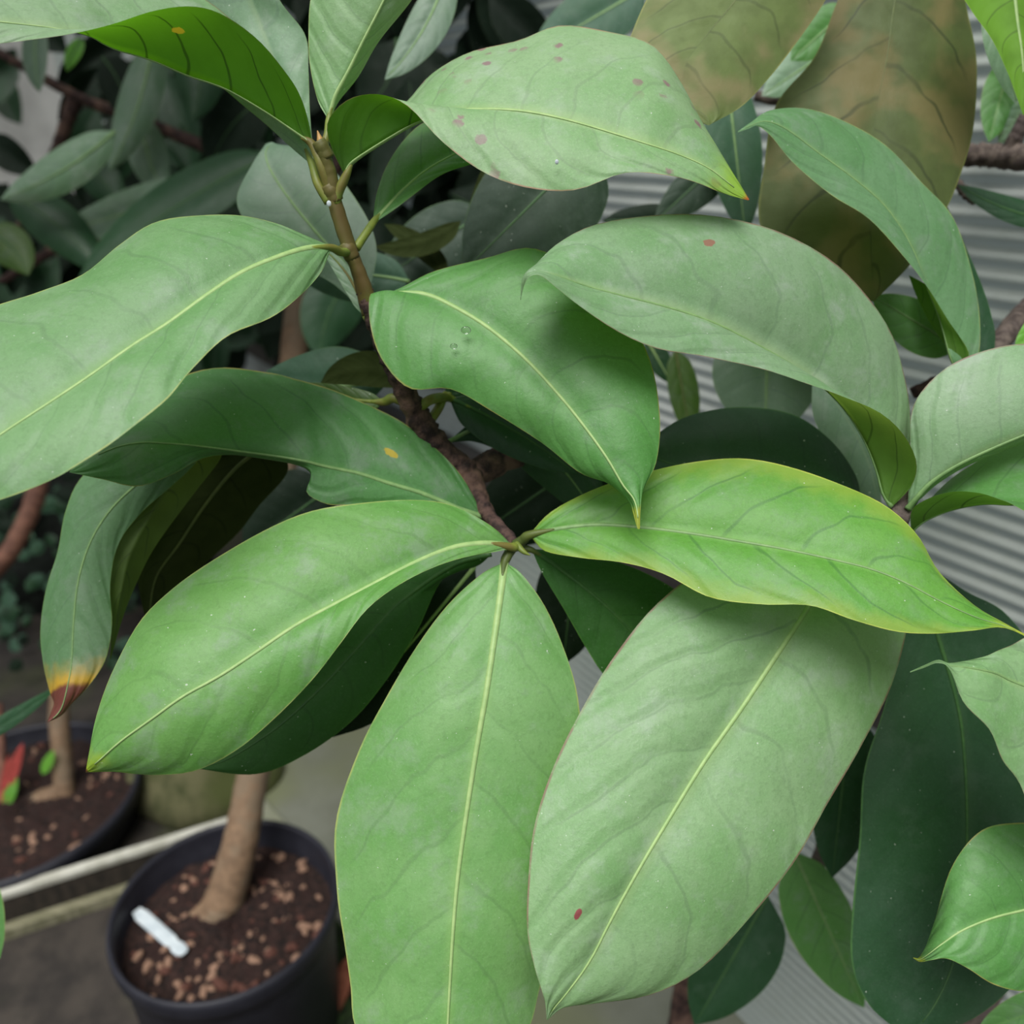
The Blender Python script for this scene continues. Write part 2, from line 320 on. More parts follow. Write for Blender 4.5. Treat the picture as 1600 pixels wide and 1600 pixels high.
# ground
bm = bmesh.new(); bmesh.ops.create_grid(bm, x_segments=60, y_segments=60, size=4.0)
for v in bm.verts: v.co.z = .004*math.sin(v.co.x*7+1)*math.sin(v.co.y*9); v.co.y += 2.2
me = bpy.data.meshes.new('floor'); bm.to_mesh(me); bm.free(); link('floor', me, M['floor'], kind='structure')
# low rendered concrete plinth along the wall, its front edge running away to the left
LZ = .018
a = hit_z(425, 1262, LZ); b = hit_z(560, 1405, LZ); d = (b-a).normalized()
a2 = a-d*.5; b2 = a+d*2.2
poly = [a2, b2, b2+WN*1.2, a2+WN*1.2]
V = [p.copy() for p in poly]+[Vector((p.x, p.y, -.01)) for p in poly]
link('trim_2', mesh('trim_2', V, [(0, 1, 2, 3), (0, 4, 5, 1), (1, 5, 6, 2), (2, 6, 7, 3), (3, 7, 4, 0)], False), M['ledge'], kind='structure')
nrm = Vector((d.y, -d.x, 0)); nrm = nrm if nrm.dot(WN) < 0 else -nrm
link('trim_3', boxmesh('trim_3', Vector((a2.x, a2.y, 0)), d*2.7, nrm*.045, UPV*(LZ+.006), .006), simple_mat('pale_kerb', srgb(150, 150, 138), srgb(122, 124, 104), 20, .8, .3, c3=srgb(112, 108, 66)), kind='structure')
# rear wall of the greenhouse
bk = P(-100, 200, 4.2)
link('wall_back', boxmesh('wall_back', Vector((-5, 4.6, 0)), Vector((8, 0, 0)), Vector((0, .05, 0)), UPV*3.0), simple_mat('pale_rear_sheet', srgb(176, 176, 172), srgb(150, 150, 146), 4, .6, .1, trans=.3), kind='structure')

# ------------------------------------------------------------------ leaves
def leaf(parent, st, z, mat, dl=0.0, dr=0.0, bulge=.10, rib='yoke', ribr=.0011, pet=None, petr=.0018, petmat='petiole', label=None, nu=54, nv=9, wave=0.0, mid=True, seed=0):
    """st rows: Lx,Ly,Mx,My,Rx,Ry from base to tip; z, dl, dr: depth of the midline and offsets of the edges along it"""
    st = np.asarray(st, float); n = len(st); q = np.linspace(0, 1, n)
    f = lambda a: np.interp(q, np.linspace(0, 1, len(a)), a) if hasattr(a, '__len__') else np.full(n, a)
    zz, l, r = f(z), f(dl), f(dr); fade = np.minimum(1, np.minimum(np.arange(n), np.arange(n)[::-1])/1.6)
    A = np.stack([st[:, 0], st[:, 1], zz+l*fade, st[:, 2], st[:, 3], zz, st[:, 4], st[:, 5], zz+r*fade], 1)
    A = cr(A, nu); L = Pn(A[:, 0:3]); Mm = Pn(A[:, 3:6]); R = Pn(A[:, 6:9])
    seg = np.linalg.norm(np.diff(Mm, axis=0), axis=1); U = np.concatenate([[0], np.cumsum(seg)]); U /= U[-1]
    T = np.gradient(Mm, axis=0); T /= np.linalg.norm(T, axis=1)[:, None]+1e-12
    nl = np.cross(T, L-Mm); nr = np.cross(T, Mm-R)
    ln = np.linalg.norm(L-Mm, axis=1)[:, None]; rn = np.linalg.norm(R-Mm, axis=1)[:, None]
    nl = nl/(np.linalg.norm(nl, axis=1)[:, None]+1e-9); nr = nr/(np.linalg.norm(nr, axis=1)[:, None]+1e-9)
    V = []; UV = []; rs = np.random.RandomState(seed+n)
    ph = rs.rand()*6
    for i in range(nu):
        for j in range(-nv, nv+1):
            t_ = abs(j)/nv; E, nn, wd = (L, nl, ln) if j > 0 else (R, nr, rn)
            b = bulge*4*t_*(1-t_)*(1-.35*t_)
            p = Mm[i]+(E[i]-Mm[i])*t_+nn[i]*wd[i]*b
            if wave: p = p+nn[i]*wave*t_*math.sin(U[i]*26+ph+(2 if j > 0 else 0))*math.sin(math.pi*U[i])*(1-t_*.6)
            V.append(p); UV.append((U[i], .5+.5*j/nv))
    k = 2*nv+1; Fs = []
    for i in range(nu-1):
        for j in range(k-1): Fs.append((i*k+j, (i+1)*k+j, (i+1)*k+j+1, i*k+j+1))
    me = mesh('leaf', V, Fs, True, UV)
    o = link('leaf', me, M[mat], parent, label=label)
    if mid:
        e = int(nu*.97); idx = list(range(0, e, 2)); nrm_ = nl+nr
        c = Mm[idx]+(nrm_/(np.linalg.norm(nrm_, axis=1)[:, None]+1e-9))[idx]*ribr*.22; fl = nrm_[np.linspace(idx[0], idx[-1], len(idx)*2).astype(int)]
        rad = [ribr*1.25*(1-.88*(i/(len(idx)-1))**.75)+.0001 for i in range(len(idx))]
        link('midrib', tube_mesh('midrib', c, rad, 6, len(idx)*2, flat=fl), M[rib], o)
    if pet:
        pts = [P(*p) for p in pet]+[Vector(Mm[0]), Vector(Mm[min(4, nu-1)])]
        link('petiole', tube_mesh('petiole', pts, [petr*1.15, petr, petr, petr*.8, ribr*.7], 10, 20), M[petmat], o)
    return o
def prof(u): return (u**.62*(1-u)**.82)/(.43**.62*.57**.82)
def sleaf(parent, b, t, wl, wr, z, mat, bend=0.0, under=False, n=9, label=None, dl=.0, dr=.0, twist=0.0, **k):
    b = np.array(b, float); t = np.array(t, float); d = t-b; ln = np.linalg.norm(d); d /= ln; pr = np.array([d[1], -d[0]])
    if under: wl, wr = -wl, -wr
    st = []
    for i in range(n):
        u = i/(n-1); c = b+d*ln*u+pr*bend*4*u*(1-u); tn = d*ln+pr*bend*4*(1-2*u); tn /= np.linalg.norm(tn); nn = np.array([tn[1], -tn[0]])
        w_ = prof(min(max(u, 1e-4), 1-1e-4)); st.append((*(c+nn*wl*w_), *c, *(c-nn*wr*w_)))
    k.setdefault('nu', 26); k.setdefault('nv', 5)
    return leaf(parent, st, z, mat, dl, dr, label=label, **k)

# ================= main shrub =================
A0 = P(1040, 1790, .96); A0.z = 0.0
shrub = empty('broadleaf_shrub', A0, label='large broad-leaved shrub filling the middle, its scaly branch ending in a rosette of leaves', cat='shrub')
br = [A0, P(1062, 1620, .93), P(1078, 1450, .88), P(1100, 1150, .80), P(1085, 850, .72), P(1010, 690, .62), P(900, 668, .54), P(820, 700, .50), P(735, 742, .47)]
link('trunk', tube_mesh('trunk', br, [.016, .014, .012, .011, .010, .0095, .0090, .0088, .008], 12, 90, rough=.07, seed=3), M['bark'], shrub)
br = [P(570, 455, .430), P(596, 530, .438), P(628, 600, .446), P(655, 655, .456), P(690, 705, .463), P(730, 745, .465), P(760, 800, .455), P(806, 853, .435)]
link('branch', tube_mesh('branch', br, [.0046, .0050, .0058, .0068, .0078, .0085, .0040, .0034], 12, 90, rough=.10, seed=4), M['bark'], shrub)
br = [P(503, 232, .404), P(513, 268, .408), P(523, 315, .412), P(545, 385, .420), P(562, 430, .426), P(580, 490, .434)]
link('young_stem', tube_mesh('young_stem', br, [.0034, .0038, .0033, .0039, .0042, .0046], 14, 60, rough=.02, lobes=2, seed=5), M['young'], shrub)
for a_, r_ in (((545, 392, .420), .0050), ((519, 302, .411), .0045), ((505, 234, .404), .0042)):
    c = P(*a_); link('stem_node', tube_mesh('stem_node', [c+Vector((-.002, 0, .004)), c, c+Vector((.002, 0, -.004))], [.0034, r_*.92, .0036], 12, 10, rough=.05), M['young'], shrub)
link('bud', tube_mesh('bud', [P(503, 230, .403), P(500, 218, .403), P(496, 204, .402)], [.0024, .0016, .0002], 8, 10), simple_mat('bud_orange', srgb(176, 136, 78), srgb(150, 108, 66), 200, .5, .2), shrub)
link('bud', tube_mesh('bud', [P(806, 850, .431), P(818, 862, .428), P(829, 868, .427)], [.0022, .0014, .0002], 8, 10), M['petiole'], shrub)

leaf(shrub, [(517,390,517,387,516,384),(500,428,482,388,478,368),(462,468,440,400,430,349),(418,499,380,425,366,335),(352,528,320,464,300,338),(300,575,262,506,236,350),(258,628,205,542,185,382),(198,674,140,588,130,430),(140,714,80,628,62,455),(80,751,20,667,-10,478),(0,781,-40,707,-70,510),(-80,800,-110,750,-130,590),(-160,800,-165,795,-168,780)],
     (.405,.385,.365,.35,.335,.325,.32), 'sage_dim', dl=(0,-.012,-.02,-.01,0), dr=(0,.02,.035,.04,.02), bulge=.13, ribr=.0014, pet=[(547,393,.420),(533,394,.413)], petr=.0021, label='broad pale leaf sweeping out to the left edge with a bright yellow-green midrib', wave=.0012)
leaf(shrub, [(488,224,488,226,489,224),(482,190,470,214,482,200),(470,152,440,193,470,160),(450,118,408,172,440,120),(405,64,350,139,390,60),(350,24,292,119,330,5),(300,10,236,95,260,-30),(240,17,176,77,180,-60),(178,37,140,58,110,-70),(112,53,92,46,50,-60),(50,62,20,37,-20,-50),(-10,69,-50,30,-80,-50),(-80,70,-110,25,-130,-10),(-190,30,-190,30,-190,30)],
     (.405,.40,.385,.37,.35,.335), 'top_fold', dl=(0,-.012,-.02,-.02,-.008,.0,-.01), dr=(0,.02,.03,.04,.05,.04), bulge=.07, ribr=.0012, pet=[(516,300,.411),(503,262,.406)], petr=.0024, label='leaf folded over at the top left, glowing yellow-green underside turned to the camera')
leaf(shrub, [(487,258,488,258,488,256),(452,228,470,215,488,225),(415,194,450,150,484,170),(372,158,425,85,482,110),(325,115,400,20,477,55),(285,60,370,-50,440,5),(260,0,330,-120,400,-60),(240,-80,290,-180,340,-140),(250,-240,250,-240,250,-240)],
     (.412,.42,.42,.41,.40), 'pale', dl=.01, dr=.0, bulge=.1, mid=False, pet=[(514,316,.412),(497,288,.410)], petr=.0022, label='large grey-green leaf behind the folded top left leaf')
leaf(shrub, [(512,186,514,186,516,186),(496,155,524,150,530,158),(484,100,545,110,560,120),(482,50,568,63,592,65),(485,0,594,12,640,5),(500,-60,622,-45,675,-50),(550,-120,650,-100,690,-100),(690,-170,690,-170,690,-170)],
     (.408,.405,.40,.395,.40), 'sage', dl=.005, dr=.012, bulge=.08, pet=[(506,228,.404),(512,208,.405)], label='upright pale leaf at the top, its base at the stem tip')
leaf(shrub, [(541,275,540,276,539,275),(550,238,548,258,516,226),(572,205,572,240,513,188),(604,178,612,215,545,155),(636,158,650,194,592,147),(675,116,706,174,636,165),(735,80,765,171,690,221),(812,63,825,175,755,268),(878,40,888,188,825,294),(958,50,950,206,898,297),(1020,72,1010,225,975,270),(1062,125,1058,241,1045,275),(1100,195,1105,262,1090,286),(1136,255,1140,288,1130,302),(1171,312,1170,312,1169,313)],
     (.408,.405,.40,.392,.386,.382,.386,.39), 'spotted', dl=(.02,.03,.03,.035,.035,.03,.01), dr=(-.01,-.015,-.010,-.006,-.006,-.006,0), bulge=.10, ribr=.0012, pet=[(524,318,.412),(530,298,.410)], petr=.0024, label='big pale leaf spotted with purple at the top, its base rolled to show a green underside and its tip orange', wave=.001)
leaf(shrub, [(583,342,585,345,590,345),(588,305,606,322,618,326),(603,262,632,295,648,303),(630,220,668,265,690,273),(665,190,712,240,735,257),(720,175,760,215,790,240),(800,190,810,200,820,205)],
     (.43,.435,.44,.45), 'mid', dl=.012, dr=-.004, pet=[(556,388,.423),(571,366,.426)], petr=.0021, label='small leaf angled up from the stem behind the spotted leaf')
leaf(shrub, [(606,458,600,462,596,466),(632,447,628,457,578,461),(680,423,668,461,579,510),(760,403,712,481,597,562),(832,388,764,513,640,607),(900,420,822,562,705,608),(970,480,873,617,772,645),(1015,560,912,665,845,691),(1031,650,948,715,905,738),(1026,720,973,757,952,756),(1006,764,990,779,981,783),(1001,795,996,801,988,800),(1000,826,998,827,996,826)],
     (.425,.42,.41,.40,.39,.385,.38), 'center', dl=(0,.01,.01,.005,0), dr=(-.002,-.005,.002,.01,.01,.0), bulge=.12, ribr=.0013, label='central mid-green leaf hanging point down with a thin curled tip', pet=[(580,480,.434),(590,470,.43)], wave=.001)
leaf(shrub, [(1396,790,1394,792,1390,791),(1425,758,1379,775,1408,745),(1432,722,1368,735,1422,695),(1412,680,1350,690,1422,640),(1372,643,1322,645,1412,585),(1310,616,1286,606,1390,515),(1250,597,1240,572,1345,450),(1180,573,1178,536,1285,398),(1100,557,1112,503,1200,355),(1030,546,1042,480,1100,336),(965,517,975,463,1005,338),(905,478,915,447,925,352),(868,449,878,434,872,380),(845,431,847,426,842,408),(828,432,826,429,827,426),(819,446,817,445,818,440),(813,470,813,470,814,468)],
     (.43,.43,.425,.41,.39,.38,.37,.365,.37), 'gray_red', dl=(-.005,-.02,-.02,-.012,-.012,-.01,-.005), dr=(.01,.016,.016,.018,.018,.016,.012), bulge=.11, ribr=.0010, rib='yoke_dim', label='large grey-green leaf arching over the central leaf, its curled tip to the left', wave=.001)
leaf(shrub, [(802,857,802,855,800,852),(775,862,765,849,768,822),(722,872,710,855,708,790),(670,889,650,878,642,781),(620,917,590,909,560,786),(570,955,525,943,480,801),(530,1008,462,977,402,834),(490,1060,400,1019,325,880),(430,1122,342,1057,262,927),(370,1172,286,1088,215,975),(305,1204,236,1124,175,1050),(235,1211,190,1157,152,1115),(175,1206,155,1188,141,1165),(134,1207,134,1206,134,1205)],
     (.428,.415,.395,.38,.37,.36,.36,.365), 'lower_left', dl=(0,-.004,-.006,.006,.012,.01), dr=(0,.015,.022,.025,.018,.0), bulge=.12, ribr=.0014, label='broad bright leaf at the lower left of the rosette, with a yellow tip', pet=[(806,853,.434)], petr=.0024, wave=.001)
leaf(shrub, [(757,808,757,808,756,806),(722,818,715,794,722,745),(650,812,660,771,680,700),(590,802,610,756,630,660),(545,790,565,741,575,632),(512,788,528,733,520,610),(480,770,500,727,480,598),(486,741,478,721,460,592),(450,723,440,714,425,582),(385,712,375,705,350,575),(320,716,312,697,285,588),(270,741,262,693,235,620),(215,760,215,692,190,660),(160,749,165,705,150,690),(108,738,108,738,109,736)],
     (.455,.445,.435,.425,.42,.415,.415), 'notched', dl=(0,-.004,-.006,.012,.004,0), dr=(0,.012,.022,.03,.03,.01), bulge=.10, ribr=.0012, rib='yoke_dim', label='darker leaf behind the lower left one, with a bite missing from its lower edge', wave=.0014, seed=3)
leaf(shrub, [(792,880,788,880,784,880),(815,897,785,905,752,897),(850,945,779,950,700,945),(880,1010,771,1006,650,1012),(902,1085,759,1086,600,1095),(908,1180,745,1166,560,1175),(900,1270,730,1262,524,1285),(890,1380,716,1362,526,1385),(870,1470,708,1450,537,1465),(843,1545,703,1532,547,1540),(825,1610,699,1610,557,1610),(775,1700,697,1690,610,1700),(697,1790,697,1790,697,1790)],
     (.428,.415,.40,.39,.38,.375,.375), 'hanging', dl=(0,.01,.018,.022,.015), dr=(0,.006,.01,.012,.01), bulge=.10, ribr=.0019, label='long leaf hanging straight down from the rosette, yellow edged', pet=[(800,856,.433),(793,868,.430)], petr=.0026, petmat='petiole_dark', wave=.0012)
leaf(shrub, [(1335,835,1332,836,1328,834),(1385,860,1312,872,1200,850),(1420,920,1285,912,1110,880),(1415,990,1250,968,1025,945),(1390,1080,1206,1035,962,1022),(1345,1165,1155,1112,912,1103),(1297,1250,1100,1190,866,1195),(1245,1340,1044,1281,835,1290),(1175,1430,1001,1353,825,1380),(1100,1510,957,1432,824,1455),(1020,1553,922,1500,835,1510),(930,1568,886,1550,846,1547),(882,1574,865,1575,852,1570),(855,1594,855,1594,854,1593)],
     (.43,.43,.42,.405,.385,.375,.37,.37), 'largest', dl=(0,.01,.012,.01,.006), dr=(0,-.004,-.004,-.006,-.002), bulge=.12, ribr=.0016, label='largest leaf, broad and pale with a dark red edge, at the lower right of the rosette', wave=.0012, seed=2)
leaf(shrub, [(828,834,828,836,829,838),(862,799,868,827,852,861),(925,766,930,820,905,871),(1000,741,1000,824,972,879),(1080,722,1075,833,1040,898),(1160,717,1150,845,1110,933),(1240,731,1225,858,1190,945),(1315,757,1295,873,1268,946),(1385,792,1360,889,1335,969),(1435,838,1415,911,1400,987),(1468,893,1470,940,1460,990),(1520,944,1525,965,1520,985),(1572,975,1573,980,1570,981),(1625,1003,1625,1004,1624,1006)],
     (.428,.42,.405,.392,.382,.375,.37), 'fresh', dl=(0,.01,.02,.018,.012,.0), dr=(0,-.008,-.012,-.012,-.006,0), bulge=.10, ribr=.0011, rib='yoke_dim', label='yellow-green leaf reaching right from the rosette with yellow edges and point', pet=[(806,852,.434),(818,843,.431)], petr=.0027, petmat='petiole_dark', wave=.0012, seed=5)
leaf(shrub, [(834,858,832,860,832,862),(880,862,865,882,848,897),(985,885,930,932,880,950),(1080,940,985,985,912,1006),(1110,1000,1030,1040,940,1050),(1115,1090,1060,1100,990,1110),(1100,1160,1100,1160,1100,1160)],
     (.436,.445,.455,.46,.47), 'shade', dl=.01, dr=-.004, label='shaded green leaf in the dark gap under the yellow-green leaf', rib='yoke_shade', pet=[(808,855,.436),(820,857,.436)], petmat='petiole_dark')
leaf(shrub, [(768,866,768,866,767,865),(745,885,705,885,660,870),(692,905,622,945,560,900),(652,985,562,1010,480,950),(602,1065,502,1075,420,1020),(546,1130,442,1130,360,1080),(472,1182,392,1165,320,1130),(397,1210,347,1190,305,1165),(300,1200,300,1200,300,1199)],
     (.45,.46,.455,.45,.44), 'shade', dl=(0,.0,.01), dr=.02, label='dark green leaf showing below the edge of the broad lower left leaf', rib='yoke_shade')
sleaf(shrub, (742,885), (520,1152), 62, 50, .49, 'deep_shade', label='very dark leaf in the gap beside the long hanging leaf')
leaf(shrub, [(330,690,328,690,325,690),(300,730,255,725,190,700),(262,765,210,760,128,745),(222,800,170,800,102,800),(185,850,140,850,90,862),(172,915,122,910,72,920),(175,975,115,975,63,985),(165,1030,112,1035,68,1040),(140,1070,106,1070,78,1082),(112,1100,98,1102,84,1098),(96,1118,88,1118,80,1112),(74,1129,74,1129,74,1128)],
     (.455,.455,.45,.44,.435), 'droop', dl=.004, dr=.012, bulge=.08, rib='yoke_dim', ribr=.0006, label='drooping grey-green leaf at the far left with an orange and dark red tip')
leaf(shrub, [(330,700,332,700,334,700),(215,740,280,735,345,715),(190,800,240,800,300,775),(174,860,205,865,245,850),(172,920,190,925,216,905),(174,975,180,980,192,965),(172,1030,172,1030,173,1030)],
     (.46,.463,.46,.455), 'olive', dl=-.004, dr=.01, label='olive underside of a leaf beside the drooping one', mid=False)
leaf(shrub, [(420,690,425,690,430,690),(300,720,370,730,450,735),(250,770,320,790,405,790),(225,830,280,850,370,835),(214,885,245,900,310,890),(222,945,235,950,255,940),(235,990,236,990,238,990)],
     (.48,.49,.50,.50), 'olive_shade', dl=.0, dr=.02, label='big shaded olive leaf hanging beneath the bitten leaf', rib='yoke_under')
leaf(shrub, [(560,478,565,478,570,476),(515,440,548,425,588,405),(440,400,500,370,580,355),(390,355,455,315,548,300),(370,310,425,270,510,255),(395,255,415,240,470,232),(415,225,425,222,432,225)],
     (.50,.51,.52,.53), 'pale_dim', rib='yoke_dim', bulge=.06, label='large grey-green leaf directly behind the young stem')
sleaf(shrub, (410,345), (285,352), -5, 58, .50, 'mid', bend=20, under=True, label='small curled green leaf above the broad left leaf', mid=False)
sleaf(shrub, (640,440), (465,432), 45, 38, .56, 'teal', bend=-8, rib='yoke_dim', label='dull bluish leaf crossing behind the stem below its fork')
sleaf(shrub, (571,495), (500,385), 16, 10, .445, 'pale', bend=-12, rib='petiole', label='narrow edge-on leaf against the stem', pet=[(585,500,.438),(575,498,.44)])
sleaf(shrub, (610,590), (415,580), 30, 62, .52, 'teal', bend=18, rib='yoke_dim', label='leaf with a grey sheen behind the upper edge of the bitten leaf')
sleaf(shrub, (640,600), (500,600), 30, 26, .50, 'olive_shade', bend=-22, under=True, mid=False)
sleaf(shrub, (600,628), (478,598), 22, 18, .455, 'olive', bend=8, rib='petiole', pet=[(640,632,.452),(615,622,.452)], petr=.0027, label='small olive leaf joined to the brown branch')
sleaf(shrub, (702,622), (900,740), 30, 40, .475, 'deep', bend=8, rib='yoke_shade', pet=[(655,636,.452),(675,624,.452)], petr=.0028)
sleaf(shrub, (695,618), (760,600), 30, 8, .475, 'deep', pet=[(668,662,.458),(684,640,.462)], petr=.0026, mid=False)
leaf(shrub, [(702,688,700,690,700,692),(745,655,745,670,740,690),(800,640,805,668,790,710),(855,650,850,705,825,740),(905,690,885,740,860,770),(940,750,915,780,895,795),(935,810,935,810,935,810)],
     (.48,.49,.50,.50), 'deep', rib='yoke_dim', pet=[(686,712,.466),(693,700,.470)], petr=.0012, label='dark arching leaf in the shade behind the brown branch')
sleaf(shrub, (960,690), (725,850), 75, 70, .58, 'deep_shade', rib='yoke_shade')
sleaf(shrub, (900,850), (880,1040), 55, 55, .56, 'deep_shade', rib='yoke_shade')
sleaf(shrub, (700,860), (560,700), 60, 70, .60, 'deep_shade', rib='yoke_shade')
sleaf(shrub, (520,760), (380,860), 60, 70, .62, 'deep_shade', rib='yoke_shade')
leaf(shrub, [(1345,795,1345,795,1346,794),(1300,850,1310,770,1338,745),(1230,860,1250,745,1300,690),(1160,850,1180,740,1240,648),(1090,830,1110,735,1160,636),(1040,800,1050,725,1085,647),(1010,760,1015,715,1035,672),(985,720,985,720,986,719)],
     (.46,.465,.47,.475), 'deep', dl=-.01, dr=.015, rib='yoke_shade', label='dark leaf arching up behind the yellow-green leaf')
sleaf(shrub, (930,220), (724,425), 100, 88, .52, 'dusk', bend=0, rib='yoke_shade', label='dark leaf hanging under the spotted leaf')
sleaf(shrub, (765,250), (722,405), 12, 24, .535, 'olive_shade', under=True, mid=False)
sleaf(shrub, (760,330), (590,440), 50, 55, .60, 'dusk', rib='yoke_shade')
sleaf(shrub, (720,345), (585,385), 14, 22, .57, 'olive_shade', bend=14, under=True, mid=False)
sleaf(shrub, (700,430), (600,350), 20, 14, .58, 'olive_shade', bend=-6, under=True, mid=False)
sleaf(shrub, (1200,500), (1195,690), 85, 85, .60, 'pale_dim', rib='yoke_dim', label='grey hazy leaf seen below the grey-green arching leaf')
sleaf(shrub, (1270,590), (1375,830), 10, 52, .50, 'pale_dim', bend=28, mid=False, label='pale curved leaf edge beside the corrugated wall')
sleaf(shrub, (1055,545), (1080,690), 26, 22, .64, 'olive', rib='yoke_under')
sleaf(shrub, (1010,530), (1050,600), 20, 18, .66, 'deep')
sleaf(shrub, (1150,230), (1020,350), 36, 30, .60, 'dusk', rib='yoke_shade')
sleaf(shrub, (1080,340), (940,345), 20, 24, .62, 'deep_shade', rib='yoke_shade')
sleaf(shrub, (700,-50), (601,125), 34, 30, .56, 'pale_dim', bend=14, rib='yoke_dim', label='pointed grey-green leaf at the top with its tip down, behind the stem')
sleaf(shrub, (890,70), (680,108), 18, 36, .58, 'mid', bend=48, under=True, mid=False, label='arched green leaf at the top above the spotted leaf')
sleaf(shrub, (1010,-20), (830,85), 50, 50, .66, 'teal', rib='yoke_dim')
sleaf(shrub, (1135,110), (1165,370), 42, 46, .58, 'teal', rib='yoke_dim', label='upright grey-green leaf behind the tip of the spotted leaf')
sleaf(shrub, (1330,1110), (1300,1372), 60, 50, .56, 'deep', rib='yoke_shade')
sleaf(shrub, (1200,1400), (1085,1602), 70, 62, .62, 'deep', rib='yoke_shade', label='dark oval leaf low behind the largest leaf')
sleaf(shrub, (1240,1330), (1350,1575), 46, 60, .62, 'mid', rib='yoke_dim', label='soft green leaf low in front of the corrugated wall')
sleaf(shrub, (1345,1200), (1310,1300), 26, 26, .66, 'mid', mid=False)
link('twig', tube_mesh('twig', [P(1300, 1280, .66), P(1275, 1360, .64), P(1265, 1412, .63)], [.006, .006, .0045], 8, 20, rough=.08), M['bark_grey'], shrub)

# ================= right-hand shrub =================
R0 = P(1760, 500, .66); R0.z = 0
rsh = empty('broadleaf_shrub', R0, label='second broad-leaved shrub at the right edge, with bare grey branches and a bronze hanging leaf', cat='shrub')
link('trunk', tube_mesh('trunk', [R0, P(1770, 1100, .74), P(1780, 650, .66), P(1760, 300, .60)], [.018, .016, .014, .010], 12, 50, rough=.06), M['bark_grey'], rsh)
link('branch', tube_mesh('branch', [P(1765, 300, .60), P(1680, 250, .60), P(1600, 246, .60), P(1545, 242, .60), P(1480, 235, .61), P(1300, 170, .63), P(1180, 150, .65)], [.0085, .0085, .0088, .0082, .0075, .006, .004], 12, 80, rough=.10, seed=9), M['bark_grey'], rsh)
link('branch', tube_mesh('branch', [P(1575, 240, .598), P(1592, 205, .592), P(1603, 180, .588)], [.0060, .0050, .0042], 10, 20, rough=.05, seed=10), M['bark_grey'], rsh)
link('branch', tube_mesh('branch', [P(1778, 480, .63), P(1640, 470, .60), P(1590, 500, .57), P(1545, 560, .53), P(1475, 640, .48), P(1435, 740, .445), P(1400, 815, .432)], [.009, .008, .0072, .0062, .0056, .0052, .0060], 12, 90, rough=.08, seed=12), M['bark_grey'], rsh)
for k, pts in enumerate([[(1765, 300, .56), (1640, -60, .53), (1470, -230, .50), (1428, -150, .50)], [(1470, -230, .50), (1360, -260, .48), (1302, -182, .46)],
        [(1470, -230, .50), (1540, -200, .47), (1580, -102, .45)], [(1775, 900, .56), (1830, 1080, .46), (1802, 1180, .386)], [(1775, 1100, .56), (1800, 1320, .48), (1762, 1401, .411)], [(1402, 812, .434), (1425, 850, .455), (1440, 880, .47)]]):
    link('twig', tube_mesh('twig', [P(*q) for q in pts], [.006 if k == 0 else .0036, .0032, .0026], 8, 30, rough=.06, seed=40+k), M['bark_grey'], rsh)
link('twig', tube_mesh('twig', [P(1490, 280, .59), P(1508, 300, .58), P(1524, 316, .575)], [.0026, .0036, .0028], 8, 24, rough=.16, seed=13), M['bark_grey'], rsh)
link('twig', tube_mesh('twig', [P(1540, 560, .535), P(1490, 585, .54), P(1425, 615, .55)], [.006, .005, .004], 8, 24, rough=.12, seed=14), M['bark'], rsh)
leaf(rsh, [(1418,794,1418,795,1420,794),(1420,765,1432,778,1440,778),(1422,700,1456,753,1466,755),(1428,632,1496,727,1510,728),(1474,578,1550,701,1566,705),(1538,548,1610,676,1620,688),(1610,537,1680,650,1690,670),(1700,550,1740,620,1750,650),(1800,600,1800,600,1800,600)],
     (.428,.42,.41,.40,.40), 'gray_red', dl=(0,.01,.015), dr=.012, bulge=.09, rib='yoke_dim', ribr=.0016, label='grey-green leaf rising to the right edge above the corrugated panel')
leaf(rsh, [(1424,838,1424,838,1424,837),(1436,805,1432,826,1424,800),(1455,778,1452,812,1444,782),(1490,745,1492,797,1484,769),(1540,714,1540,789,1528,770),(1592,694,1590,790,1570,783),(1680,690,1680,780,1650,810),(1780,760,1780,760,1780,760)],
     (.432,.425,.415,.405,.40), 'mid', dl=.03, dr=-.018, bulge=.06, rib='yoke_dim', label='curled leaf under it, dark underside in front and paler face behind', pet=[(1398,812,.43),(1410,822,.431)])
leaf(rsh, [(1370,-120,1425,-150,1470,-120),(1350,-90,1420,-100,1485,-100),(1330,-50,1410,-50,1500,-50),(1305,10,1397,10,1510,10),(1272,90,1386,90,1526,95),(1212,165,1370,170,1521,200),(1194,260,1362,255,1500,275),(1187,350,1360,340,1474,335),(1235,425,1362,410,1425,410),(1365,472,1365,472,1366,471)],
     (.50,.50,.495,.49,.49), 'brown_under', dl=.01, dr=.006, bulge=-.08, rib='yoke_under', label='very large hanging leaf showing a bronze-olive underside with dark veins')
leaf(rsh, [(1496,575,1496,577,1498,577),(1514,552,1484,560,1528,555),(1480,498,1468,500,1530,488),(1450,450,1448,450,1516,415),(1413,402,1424,385,1488,338),(1358,342,1385,325,1440,285),(1298,304,1335,280,1385,228),(1240,255,1280,240,1325,192),(1205,213,1230,203,1262,170),(1184,197,1197,190,1205,172),(1170,201,1172,197,1176,190),(1153,207,1153,206,1153,205)],
     (.46,.455,.445,.435,.43), 'slender', dl=(0,-.01,-.008,-.002,0), dr=(0,.01,.02,.02,.01), bulge=.09, rib='yoke_dim', ribr=.0008, label='slender leaf lying across the bronze one, its thin tip pointing left')
